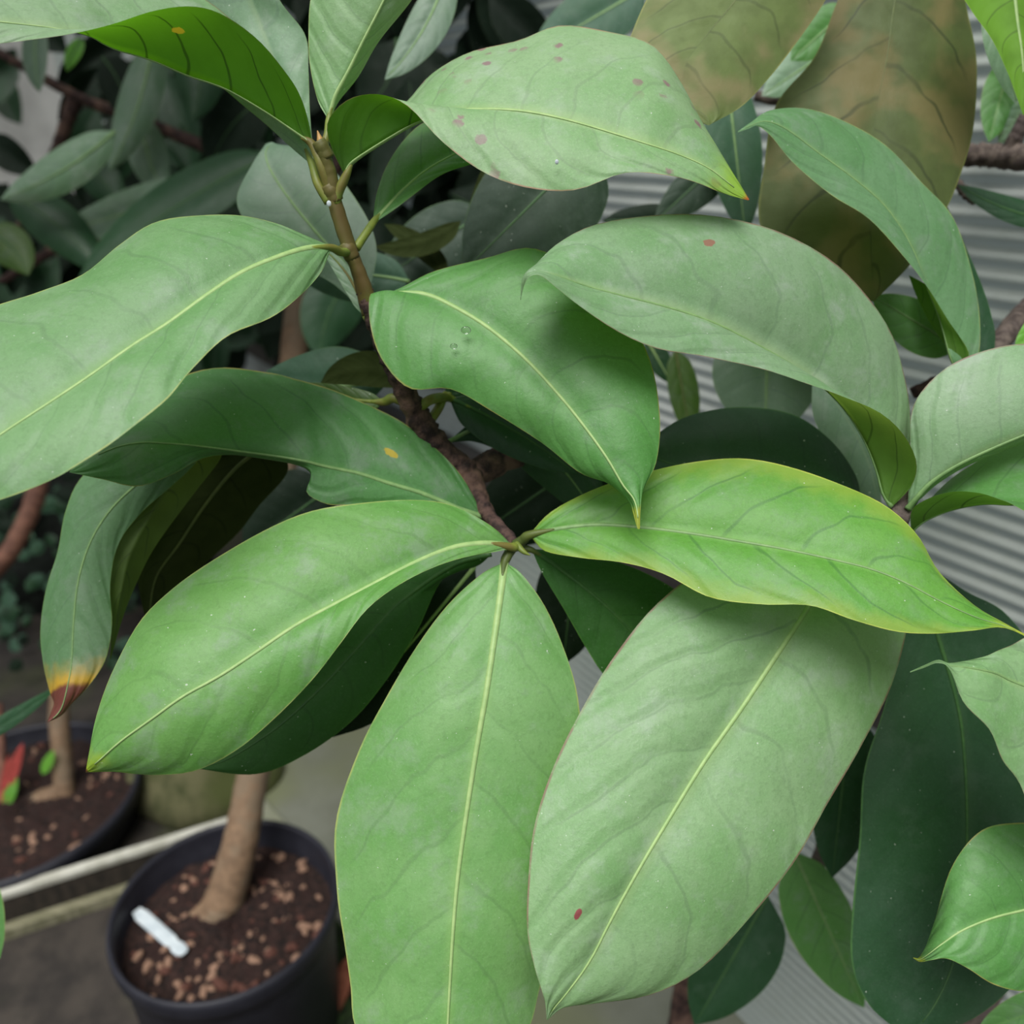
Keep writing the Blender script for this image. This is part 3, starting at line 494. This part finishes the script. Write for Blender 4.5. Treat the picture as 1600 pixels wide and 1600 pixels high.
leaf(rsh, [(1200,-150,1300,-180,1330,-150),(1100,-80,1200,-70,1325,-70),(1030,-30,1150,0,1290,0),(990,45,1107,52,1248,62),(975,110,1072,100,1205,118),(1020,170,1070,150,1160,165),(1108,196,1108,196,1109,195)],
     (.46,.455,.45,.45), 'pink_under', dl=.006, dr=.01, bulge=-.07, rib='yoke_under', label='hanging leaf with a tan and green underside at the top, right of the spotted leaf')
sleaf(rsh, (1550,575), (1478,318), 30, 54, .50, 'deep', bend=34, rib='yoke_shade', label='dark narrow leaf along the right side of the slender one')
sleaf(rsh, (1515,580), (1420,430), 40, 4, .475, 'mid', bend=8, under=True, mid=False)
sleaf(rsh, (1500,545), (1362,462), 44, 36, .52, 'mid', rib='yoke_dim')
leaf(rsh, [(1500,-60,1580,-100,1660,-60),(1498,-20,1585,-20,1670,-20),(1520,20,1590,30,1670,40),(1550,62,1597,80,1660,95),(1575,115,1600,125,1640,140),(1588,150,1601,155,1618,158),(1598,178,1599,180,1601,178)],
     (.45,.45,.455), 'bright', rib='yoke', label='bright yellow-green leaf in the top right corner', bulge=.06)
sleaf(rsh, (1545,0), (1590,165), 24, 26, .50, 'pale', rib='yoke_dim')
sleaf(rsh, (1580,90), (1545,222), 28, 30, .60, 'mid', rib='yoke_dim')
sleaf(rsh, (1610,150), (1560,225), 22, 20, .62, 'pale', mid=False)
sleaf(rsh, (1680,350), (1495,288), 20, 22, .56, 'deep', bend=12, rib='yoke_shade', label='dark leaf at the right edge just below the bare branch')
sleaf(rsh, (1660,480), (1585,545), 22, 22, .50, 'bright', mid=False)
sleaf(rsh, (1330,10), (1235,95), 34, 34, .58, 'mid', rib='yoke_dim')
sleaf(rsh, (1310,70), (1190,150), 34, 34, .62, 'pale', rib='yoke_dim')
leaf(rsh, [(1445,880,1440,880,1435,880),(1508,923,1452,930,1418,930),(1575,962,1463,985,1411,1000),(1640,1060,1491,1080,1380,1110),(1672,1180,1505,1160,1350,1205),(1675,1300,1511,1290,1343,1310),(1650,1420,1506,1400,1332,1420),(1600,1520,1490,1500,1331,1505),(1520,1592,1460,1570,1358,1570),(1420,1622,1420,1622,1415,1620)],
     (.47,.475,.475,.47,.465), 'deep', dl=.008, dr=.004, bulge=.07, rib='yoke_shade', ribr=.0015, label='large dark green leaf hanging at the lower right')
leaf(rsh, [(1762,1402,1760,1400,1758,1398),(1720,1480,1710,1402,1700,1330),(1660,1540,1650,1410,1640,1292),(1600,1549,1600,1422,1582,1286),(1552,1538,1552,1434,1530,1300),(1512,1513,1505,1453,1487,1355),(1480,1498,1472,1475,1460,1440),(1456,1500,1450,1492,1445,1482),(1438,1503,1437,1500,1437,1497),(1427,1497,1427,1497,1427,1496)],
     (.41,.405,.40,.40,.405), 'center', dl=-.006, dr=.012, bulge=.10, rib='yoke', ribr=.0008, label='mid-green leaf in the lower right corner with a small hooked tip')
leaf(rsh, [(1800,1180,1800,1180,1800,1178),(1760,1290,1740,1150,1740,1050),(1700,1330,1680,1112,1680,1000),(1625,1290,1620,1080,1620,990),(1592,1222,1578,1063,1580,1008),(1566,1187,1558,1053,1560,1016),(1546,1140,1535,1047,1540,1025),(1506,1098,1505,1042,1510,1032),(1484,1046,1482,1040,1482,1036),(1465,1036,1465,1034,1466,1032),(1445,1043,1444,1041,1445,1040),(1422,1051,1422,1050,1422,1049)],
     (.385,.375,.37,.365,.37,.375), 'sage_red', dl=-.008, dr=.008, bulge=.08, rib='yoke_dim', ribr=.0007, label='pale leaf with a ragged pink edge and hooked tip at the right edge')
sleaf(rsh, (1680,1560), (1525,1612), 30, 36, .50, 'mid', mid=False)

# ================= potted tree in front =================
def pot(parent, cen, r, h, soil_drop, taper=.90, turns=64):
    """lathe: outer wall, rolled rim, inner wall"""
    pr_ = [(r*taper*.90, 0), (r*taper*.97, .006), (r*.93, h-.06), (r*.945, h-.052), (r*.95, h-.035), (r*.985, h-.03), (r, h-.022), (r*1.005, h-.008), (r*.992, h), (r*.965, h), (r*.95, h-.006), (r*.945, h-.03), (r*.925, h-.034), (r*.90, h-.12), (r*.86, h-.2)]
    pr_ = [(a_, max(.003, b_)) for a_, b_ in pr_]; V = []; Fs = []
    for k in range(turns):
        a_ = 2*math.pi*k/turns
        for rr_, zz in pr_: V.append(cen+Vector((rr_*math.cos(a_), rr_*math.sin(a_), zz)))
    n = len(pr_)
    for k in range(turns):
        k2 = (k+1) % turns
        for i in range(n-1): Fs.append((k*n+i, k2*n+i, k2*n+i+1, k*n+i+1))
    link('pot', mesh('pot', V, Fs), M['plastic'], parent)
    V = [cen+Vector((0, 0, h-soil_drop+.008))]; rings = 26; Fs = []
    for i in range(1, rings+1):
        for k in range(turns):
            a_ = 2*math.pi*k/turns; q = i/rings
            z_ = h-soil_drop+.008*(1-q)+(rng.rand()-.5)*.009
            V.append(cen+Vector((r*.93*q*math.cos(a_), r*.93*q*math.sin(a_), z_)))
    for k in range(turns): Fs.append((0, 1+k, 1+(k+1) % turns))
    for i in range(rings-1):
        for k in range(turns):
            k2 = (k+1) % turns; Fs.append((1+i*turns+k, 1+(i+1)*turns+k, 1+(i+1)*turns+k2, 1+i*turns+k2))
    link('soil', mesh('soil', V, Fs, True), M['soil'], parent)
chips = []
for k in range(8):
    bm = bmesh.new(); bmesh.ops.create_icosphere(bm, subdivisions=1, radius=1)
    s = (1, .6+.3*rng.rand(), .5+.3*rng.rand())
    for v in bm.verts: v.co = Vector((v.co.x*s[0], v.co.y*s[1], v.co.z*s[2]))*(.8+.4*rng.rand())
    me = bpy.data.meshes.new('bark_chip'); bm.to_mesh(me); bm.free(); me.materials.append(M['chip'] if k < 5 else M['chip_dark']); chips.append(me)
def scatter_chips(parent, cen, r, z, n, size):
    for k in range(n):
        a_ = rng.rand()*6.283; q = r*math.sqrt(rng.rand())*.96
        o = bpy.data.objects.new('bark_chip', chips[rng.randint(8)]); COL.objects.link(o); o.parent = parent
        o.location = cen+Vector((q*math.cos(a_), q*math.sin(a_), z+.002))-parent.location
        o.rotation_euler = (rng.rand()*.6, rng.rand()*.6, rng.rand()*6.28); s = size*(.6+.8*rng.rand()); o.scale = (s, s, s)
PH = .24
pc = hit_z(353, 1408, PH); pr0 = (hit_z(528, 1420, PH)-hit_z(180, 1420, PH)).length/2
pc.z = 0
pt = empty('potted_tree', pc, label='black plastic pot with a smooth pale trunk growing from dark soil, lower left', cat='potted plant')
pot(pt, pc, pr0, PH, .045)
SZ = PH-.045
scatter_chips(pt, pc, pr0*.9, SZ+.001, 150, .0066)
b0 = hit_z(352, 1420, SZ)
zt = lambda px, py, h: hit_z(px, py, h)
dz = (b0-Vector((0, 0, CH))).dot(Vector((0, cp, -sp)))
trk = [P(338, 1432, dz+.0), P(352, 1402, dz), P(372, 1330, dz), P(388, 1250, dz+.01), P(405, 1150, dz+.02), P(425, 950, dz+.05), P(440, 760, dz+.08), P(462, 520, dz+.10), P(480, 330, dz+.12)]
link('trunk', tube_mesh('trunk', trk, [.027, .026, .0235, .0215, .021, .020, .020, .019, .014], 16, 90, rough=.02, seed=2), M['trunk'], pt)
link('root', tube_mesh('root', [P(345, 1425, dz), P(318, 1425, dz-.005), P(292, 1438, dz-.01)], [.020, .013, .006], 10, 16, rough=.06), M['trunk'], pt)
link('root', tube_mesh('root', [P(345, 1428, dz), P(345, 1448, dz-.005), P(340, 1470, dz-.01)], [.018, .009, .004], 10, 16, rough=.06), M['trunk'], pt)
# crown of the potted tree: shaded leaves behind the shrub
crown_specs = [((470,330),(300,300),40,1.05,'deep'),((430,240),(120,440),56,.98,'deep'),((300,285),(85,360),44,1.02,'pale_dim'),((10,300),(165,430),46,1.0,'deep'),
  ((-20,360),(45,430),40,1.0,'olive'),((240,60),(170,268),42,1.0,'pale_dim'),((300,50),(300,190),50,1.05,'deep'),((180,205),(0,312),44,.95,'pale'),((222,180),(262,310),38,1.05,'pale_dim'),
  ((60,30),(62,145),26,1.0,'pale_dim'),((130,60),(105,112),16,1.05,'bright'),((560,420),(500,560),60,1.0,'deep'),((640,180),(580,330),60,.9,'deep_shade'),((700,260),(640,120),60,.95,'deep_shade'),
  ((620,60),(560,180),70,1.0,'deep_shade'),((760,120),(640,220),60,1.05,'deep_shade'),((860,330),(700,300),60,.95,'deep_shade'),((600,440),(520,320),60,1.0,'deep_shade'),((420,150),(330,260),60,1.1,'deep_shade'),
  ((160,90),(200,190),40,1.15,'deep_shade'),((330,120),(400,240),50,1.15,'deep_shade'),((120,250),(190,330),36,1.1,'deep')]
for b_, t_, wd, z_, mt in crown_specs:
    sleaf(pt, b_, t_, wd*.8, wd*.8, z_, mt, bend=wd*.25*(1 if rng.rand() > .5 else -1), rib='yoke_shade' if mt not in ('pale', 'pale_dim', 'teal') else 'yoke_dim', ribr=.0016, dl=.02*(rng.rand()-.3), dr=.02*(rng.rand()-.3), nu=20, nv=4)
for k, pts in enumerate([[(480,330),(380,260),(250,200),(120,150),(-40,60)],[(250,200),(150,240),(60,330),(-30,400)],[(480,340),(560,200),(620,60),(680,-60)],[(430,300),(330,360),(120,380),(0,440)],[(120,150),(90,230),(60,300)]]):
    link('branch', tube_mesh('branch', [P(x, y, dz+.12+.02*k) for x, y in pts], [.012, .010, .008, .006], 8, 40, rough=.06, seed=20+k), M['bark'], pt)

# plant tag lying on the soil
g = hit_z(222, 1432, SZ+.012); h2 = hit_z(285, 1488, SZ+.012); dr_ = (h2-g).normalized(); sd_ = Vector((-dr_.y, dr_.x, 0)); ln = (h2-g).length
outl = [(-.012, -.006), (-.012, .006), (0, .0095), (ln*.72, .009), (ln*.80, .0065), (ln*.88, .009), (ln, .0085), (ln+.006, .004), (ln+.006, -.004), (ln, -.0085), (ln*.88, -.009), (ln*.80, -.0065), (ln*.72, -.009), (0, -.0095)]
V = [g+dr_*x+sd_*y*.9+UPV*(.004*math.cos(y/.0095)) for x, y in outl]+[g+dr_*x+sd_*y*.9-UPV*.0015+UPV*(.004*math.cos(y/.0095)) for x, y in outl]
n = len(outl); Fs = [tuple(range(n)), tuple(range(2*n-1, n-1, -1))]+[(i, i+n, (i+1) % n+n, (i+1) % n) for i in range(n)]
link('plant_tag', mesh('plant_tag', V, Fs, False), M['tagwhite'], label='white plastic plant tag lying on the soil of the front black pot', cat='plant tag')

# ================= second potted tree, left =================
LH = .09; lc = hit_z(22, 1243, LH); lr = (hit_z(205, 1243, LH)-lc).length; lc.z = 0
lt = empty('potted_tree', lc, label='black pot cut off by the left edge, with bent pale root and red-leaved shoot', cat='potted plant')
pot(lt, lc, lr, LH, .035); scatter_chips(lt, lc, lr*.9, LH-.035, 90, .0085)
lz = (hit_z(95, 1240, LH-.035)-Vector((0, 0, CH))).dot(Vector((0, cp, -sp)))
link('trunk', tube_mesh('trunk', [P(102, 1245, lz), P(97, 1180, lz), P(93, 1100, lz+.01), P(108, 960, lz+.04), P(128, 800, lz+.05)], [.018, .017, .017, .016, .015], 12, 50, rough=.03), M['trunk'], lt)
link('trunk', tube_mesh('trunk', [P(-60, 930, lz+.05), P(5, 875, lz+.05), P(38, 820, lz+.06), P(58, 765, lz+.08), P(66, 690, lz+.1), P(50, 560, lz+.14), P(90, 300, lz+.2)], [.018, .017, .017, .018, .016, .014, .01], 12, 60, rough=.03), M['trunk_red'], lt)
link('root', tube_mesh('root', [P(100, 1235, lz), P(60, 1252, lz-.01), P(28, 1280, lz-.02), P(8, 1310, lz-.03)], [.016, .0175, .018, .010], 12, 30, rough=.05), M['trunk'], lt)
link('trunk', tube_mesh('trunk', [P(0, 1290, lz-.02), P(2, 1200, lz-.02), P(-4, 1100, lz)], [.010, .009, .009], 10, 20, rough=.03), M['trunk_red'], lt)
for b_, t_, w_ in (((8,1240),(36,1160),9),((4,1262),(14,1180),8)):
    o = sleaf(lt, b_, t_, w_, w_, lz-.03, 'bright', mid=False, label='red seedling leaf'); o.data.materials.clear(); o.data.materials.append(M['red_leaf'])
sleaf(lt, (66,1210), (84,1172), 8, 8, lz-.03, 'bright', mid=False)
sleaf(lt, (6,1262), (26,1212), 10, 10, lz-.03, 'bright', mid=False, label='yellowish seedling leaf')
# ground cover behind it
gc = empty('ivy_patch', hit_z(90, 1000, .0), label='low dark green creeping plant on the ground behind the left pot', cat='ground cover')
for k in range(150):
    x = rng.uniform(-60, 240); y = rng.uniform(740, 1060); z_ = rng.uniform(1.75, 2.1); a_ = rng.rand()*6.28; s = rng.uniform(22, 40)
    sleaf(gc, (x, y), (x+s*math.cos(a_), y+s*math.sin(a_)*.8), s*.35, s*.35, z_, ['deep', 'deep_shade', 'teal'][rng.randint(3)], nu=8, nv=2, n=5, mid=False, dl=.01*rng.rand(), dr=.01*rng.rand())
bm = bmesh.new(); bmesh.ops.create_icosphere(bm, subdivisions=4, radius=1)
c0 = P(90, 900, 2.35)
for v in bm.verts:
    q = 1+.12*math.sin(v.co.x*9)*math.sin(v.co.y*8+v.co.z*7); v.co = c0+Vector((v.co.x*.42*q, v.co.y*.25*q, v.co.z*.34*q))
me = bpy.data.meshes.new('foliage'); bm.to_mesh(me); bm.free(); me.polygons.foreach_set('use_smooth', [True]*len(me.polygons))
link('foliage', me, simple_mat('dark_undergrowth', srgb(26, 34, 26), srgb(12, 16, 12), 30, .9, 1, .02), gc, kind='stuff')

# ================= rear hedge of dark shrubs =================
hg = empty('rear_shrub', (-.6, 2.2, 0), label='dark blurred shrub far behind the left side, seen between the stems', cat='shrub')
link('trunk', tube_mesh('trunk', [Vector((-.6, 2.2, 0)), Vector((-.62, 2.2, .7)), Vector((-.5, 2.2, 1.5))], [.03, .026, .015], 10, 30, rough=.05), M['bark'], hg)
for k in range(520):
    x = rng.uniform(-120, 800); y = rng.uniform(-520, 540) if k < 400 else rng.uniform(-60, 420)  # upper range is out of view, leaves added there to shade those below
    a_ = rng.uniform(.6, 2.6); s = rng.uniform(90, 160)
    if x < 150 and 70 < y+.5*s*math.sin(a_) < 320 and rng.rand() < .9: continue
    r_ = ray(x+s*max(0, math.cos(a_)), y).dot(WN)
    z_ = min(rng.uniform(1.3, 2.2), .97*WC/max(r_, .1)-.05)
    sleaf(hg, (x, y), (x+s*math.cos(a_), y+s*math.sin(a_)), s*.24, s*.24, z_, ['deep_shade', 'deep_shade', 'deep'][rng.randint(3)] if z_ > 1.3 else 'deep_shade', nu=10, nv=2, n=6, mid=False, bend=rng.uniform(-14, 14), dl=-.03*rng.rand(), dr=-.03*rng.rand())
# unseen leaves above the frame, added to shade the background
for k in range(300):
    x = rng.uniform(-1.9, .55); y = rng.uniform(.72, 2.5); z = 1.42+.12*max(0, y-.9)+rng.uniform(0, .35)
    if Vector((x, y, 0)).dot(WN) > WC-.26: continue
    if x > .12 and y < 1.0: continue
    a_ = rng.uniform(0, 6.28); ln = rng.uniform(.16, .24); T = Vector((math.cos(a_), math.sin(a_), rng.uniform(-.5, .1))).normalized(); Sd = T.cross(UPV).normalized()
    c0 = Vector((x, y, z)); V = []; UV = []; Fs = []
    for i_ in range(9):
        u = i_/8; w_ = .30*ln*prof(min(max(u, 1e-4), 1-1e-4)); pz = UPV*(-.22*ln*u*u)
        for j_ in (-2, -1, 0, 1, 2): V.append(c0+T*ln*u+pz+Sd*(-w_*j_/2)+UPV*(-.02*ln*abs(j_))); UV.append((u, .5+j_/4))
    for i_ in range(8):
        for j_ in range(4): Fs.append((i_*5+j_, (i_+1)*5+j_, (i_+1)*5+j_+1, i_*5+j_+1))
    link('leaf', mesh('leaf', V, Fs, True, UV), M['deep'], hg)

# ================= things on the ground =================
KH = .07
a = hit_z(8, 1402, KH); b = hit_z(360, 1290, KH); dd = (b-a); n_ = Vector((-dd.y, dd.x, 0)).normalized()
link('white_bar', boxmesh('white_bar', a-UPV*.006-dd*.35, dd*1.38, n_*.016, UPV*.014, .004), M['whitebar'], label='slim white bar running behind the front pot, lying along the top of the timber kerb', cat='bar')
kb = empty('timber_kerb', Vector((a.x, a.y, 0)), label='dark low timber kerb with an olive-grey foot strip, left of the front pot', cat='kerb')
link('board', boxmesh('board', Vector((a.x, a.y, 0))-dd*.35+n_*.002, dd*1.38, n_*.014, UPV*(KH-.008), .003), simple_mat('dark_timber', srgb(58, 50, 42), srgb(38, 34, 28), 30, .9, .5, .002, stretch=(1, 6, 1)), kb)
link('foot_strip', boxmesh('foot_strip', Vector((a.x, a.y, 0))-dd*.35-n_*.018, dd*1.38, n_*.018, UPV*.022, .003), M['board'], kb)
# mossy lump of concrete
bm = bmesh.new(); bmesh.ops.create_icosphere(bm, subdivisions=4, radius=1); c0 = hit_z(322, 1222, .0)
for v in bm.verts:
    q = 1+.06*math.sin(v.co.x*5+1)+.05*math.sin(v.co.z*7); v.co = c0+Vector((v.co.x*.15*q, v.co.y*.12*q, max(-.01, v.co.z*.13*q)))
me = bpy.data.meshes.new('mossy_stone'); bm.to_mesh(me); bm.free(); me.polygons.foreach_set('use_smooth', [True]*len(me.polygons))
link('mossy_stone', me, M['moss'], label='rounded mossy stone behind the front pot', cat='stone')
# moss and dead leaf right of the front pot
bm = bmesh.new(); bmesh.ops.create_grid(bm, x_segments=30, y_segments=30, size=.16); c0 = hit_z(560, 1500, .012)
for v in bm.verts:
    r_ = v.co.length/.2; v.co = c0+Vector((v.co.x, v.co.y, -.012+.016*max(0, 1-r_)+.006*rng.rand()))
me = bpy.data.meshes.new('moss'); bm.to_mesh(me); bm.free(); link('moss', me, simple_mat('moss_green', srgb(46, 66, 28), srgb(26, 36, 18), 90, .95, 1, .006), kind='stuff', label='patch of dark green moss on the ground right of the front pot', cat='moss')
cz = (hit_z(500, 1560, .03)-Vector((0, 0, CH))).dot(Vector((0, cp, -sp)))
o = sleaf(None, (548, 1490), (486, 1625), 17, 15, cz, 'olive', bend=6, mid=False, label='x'); o.name = 'dead_leaf'; o.data.materials.clear(); o.data.materials.append(M['deadleaf'])
tag(o, 'fallen rust-brown leaf on the moss right of the front pot', 'dead leaf')
# leaf cut off by the left edge and a grass blade
ls = empty('young_plant', P(-140, 1500, .62)*1.0, label='small plant mostly outside the left edge, one green leaf and one grey-green blade in view', cat='plant')
ls.location.z = 0
link('stem', tube_mesh('stem', [Vector((ls.location.x, ls.location.y, 0)), P(-130, 1400, .62), P(-90, 1250, .6)], [.004, .003, .002], 8, 20), M['petiole_dark'], ls)
sleaf(ls, (-60,1330), (0,1498), 46, 30, .55, 'mid', bend=-10, rib='yoke_dim')
sleaf(ls, (-90,1180), (90,1072), 15, 12, .60, 'deep', bend=-8, mid=False)
for px, py, zz, sz in ((870, 253, .374, .0009), (514, 318, .4075, .0012)):
    bm = bmesh.new(); bmesh.ops.create_uvsphere(bm, u_segments=10, v_segments=6, radius=1)
    for v in bm.verts: v.co = P(px, py, zz)+Vector((v.co.x*sz, v.co.y*sz*.5, v.co.z*sz*1.2))
    me = bpy.data.meshes.new('sap_speck'); bm.to_mesh(me); bm.free(); link('sap_speck', me, M['tagwhite'], shrub, label='white speck')
# water drops on the central leaf
for px, py, s in ((728, 516, .0019), (709, 541, .0014)):
    bm = bmesh.new(); bmesh.ops.create_uvsphere(bm, u_segments=16, v_segments=10, radius=1)
    c0 = P(px, py, .401)
    for v in bm.verts: v.co = c0+Vector((v.co.x*s*1.3, v.co.y*s*.5, v.co.z*s))
    me = bpy.data.meshes.new('water_drop'); bm.to_mesh(me); bm.free(); me.polygons.foreach_set('use_smooth', [True]*len(me.polygons))
    link('water_drop', me, M['waterm'], label='larger clear water drop on the central leaf' if s > .0016 else 'smaller clear water drop just below the larger one on the central leaf', cat='water drop', group='water drops on the central leaf')
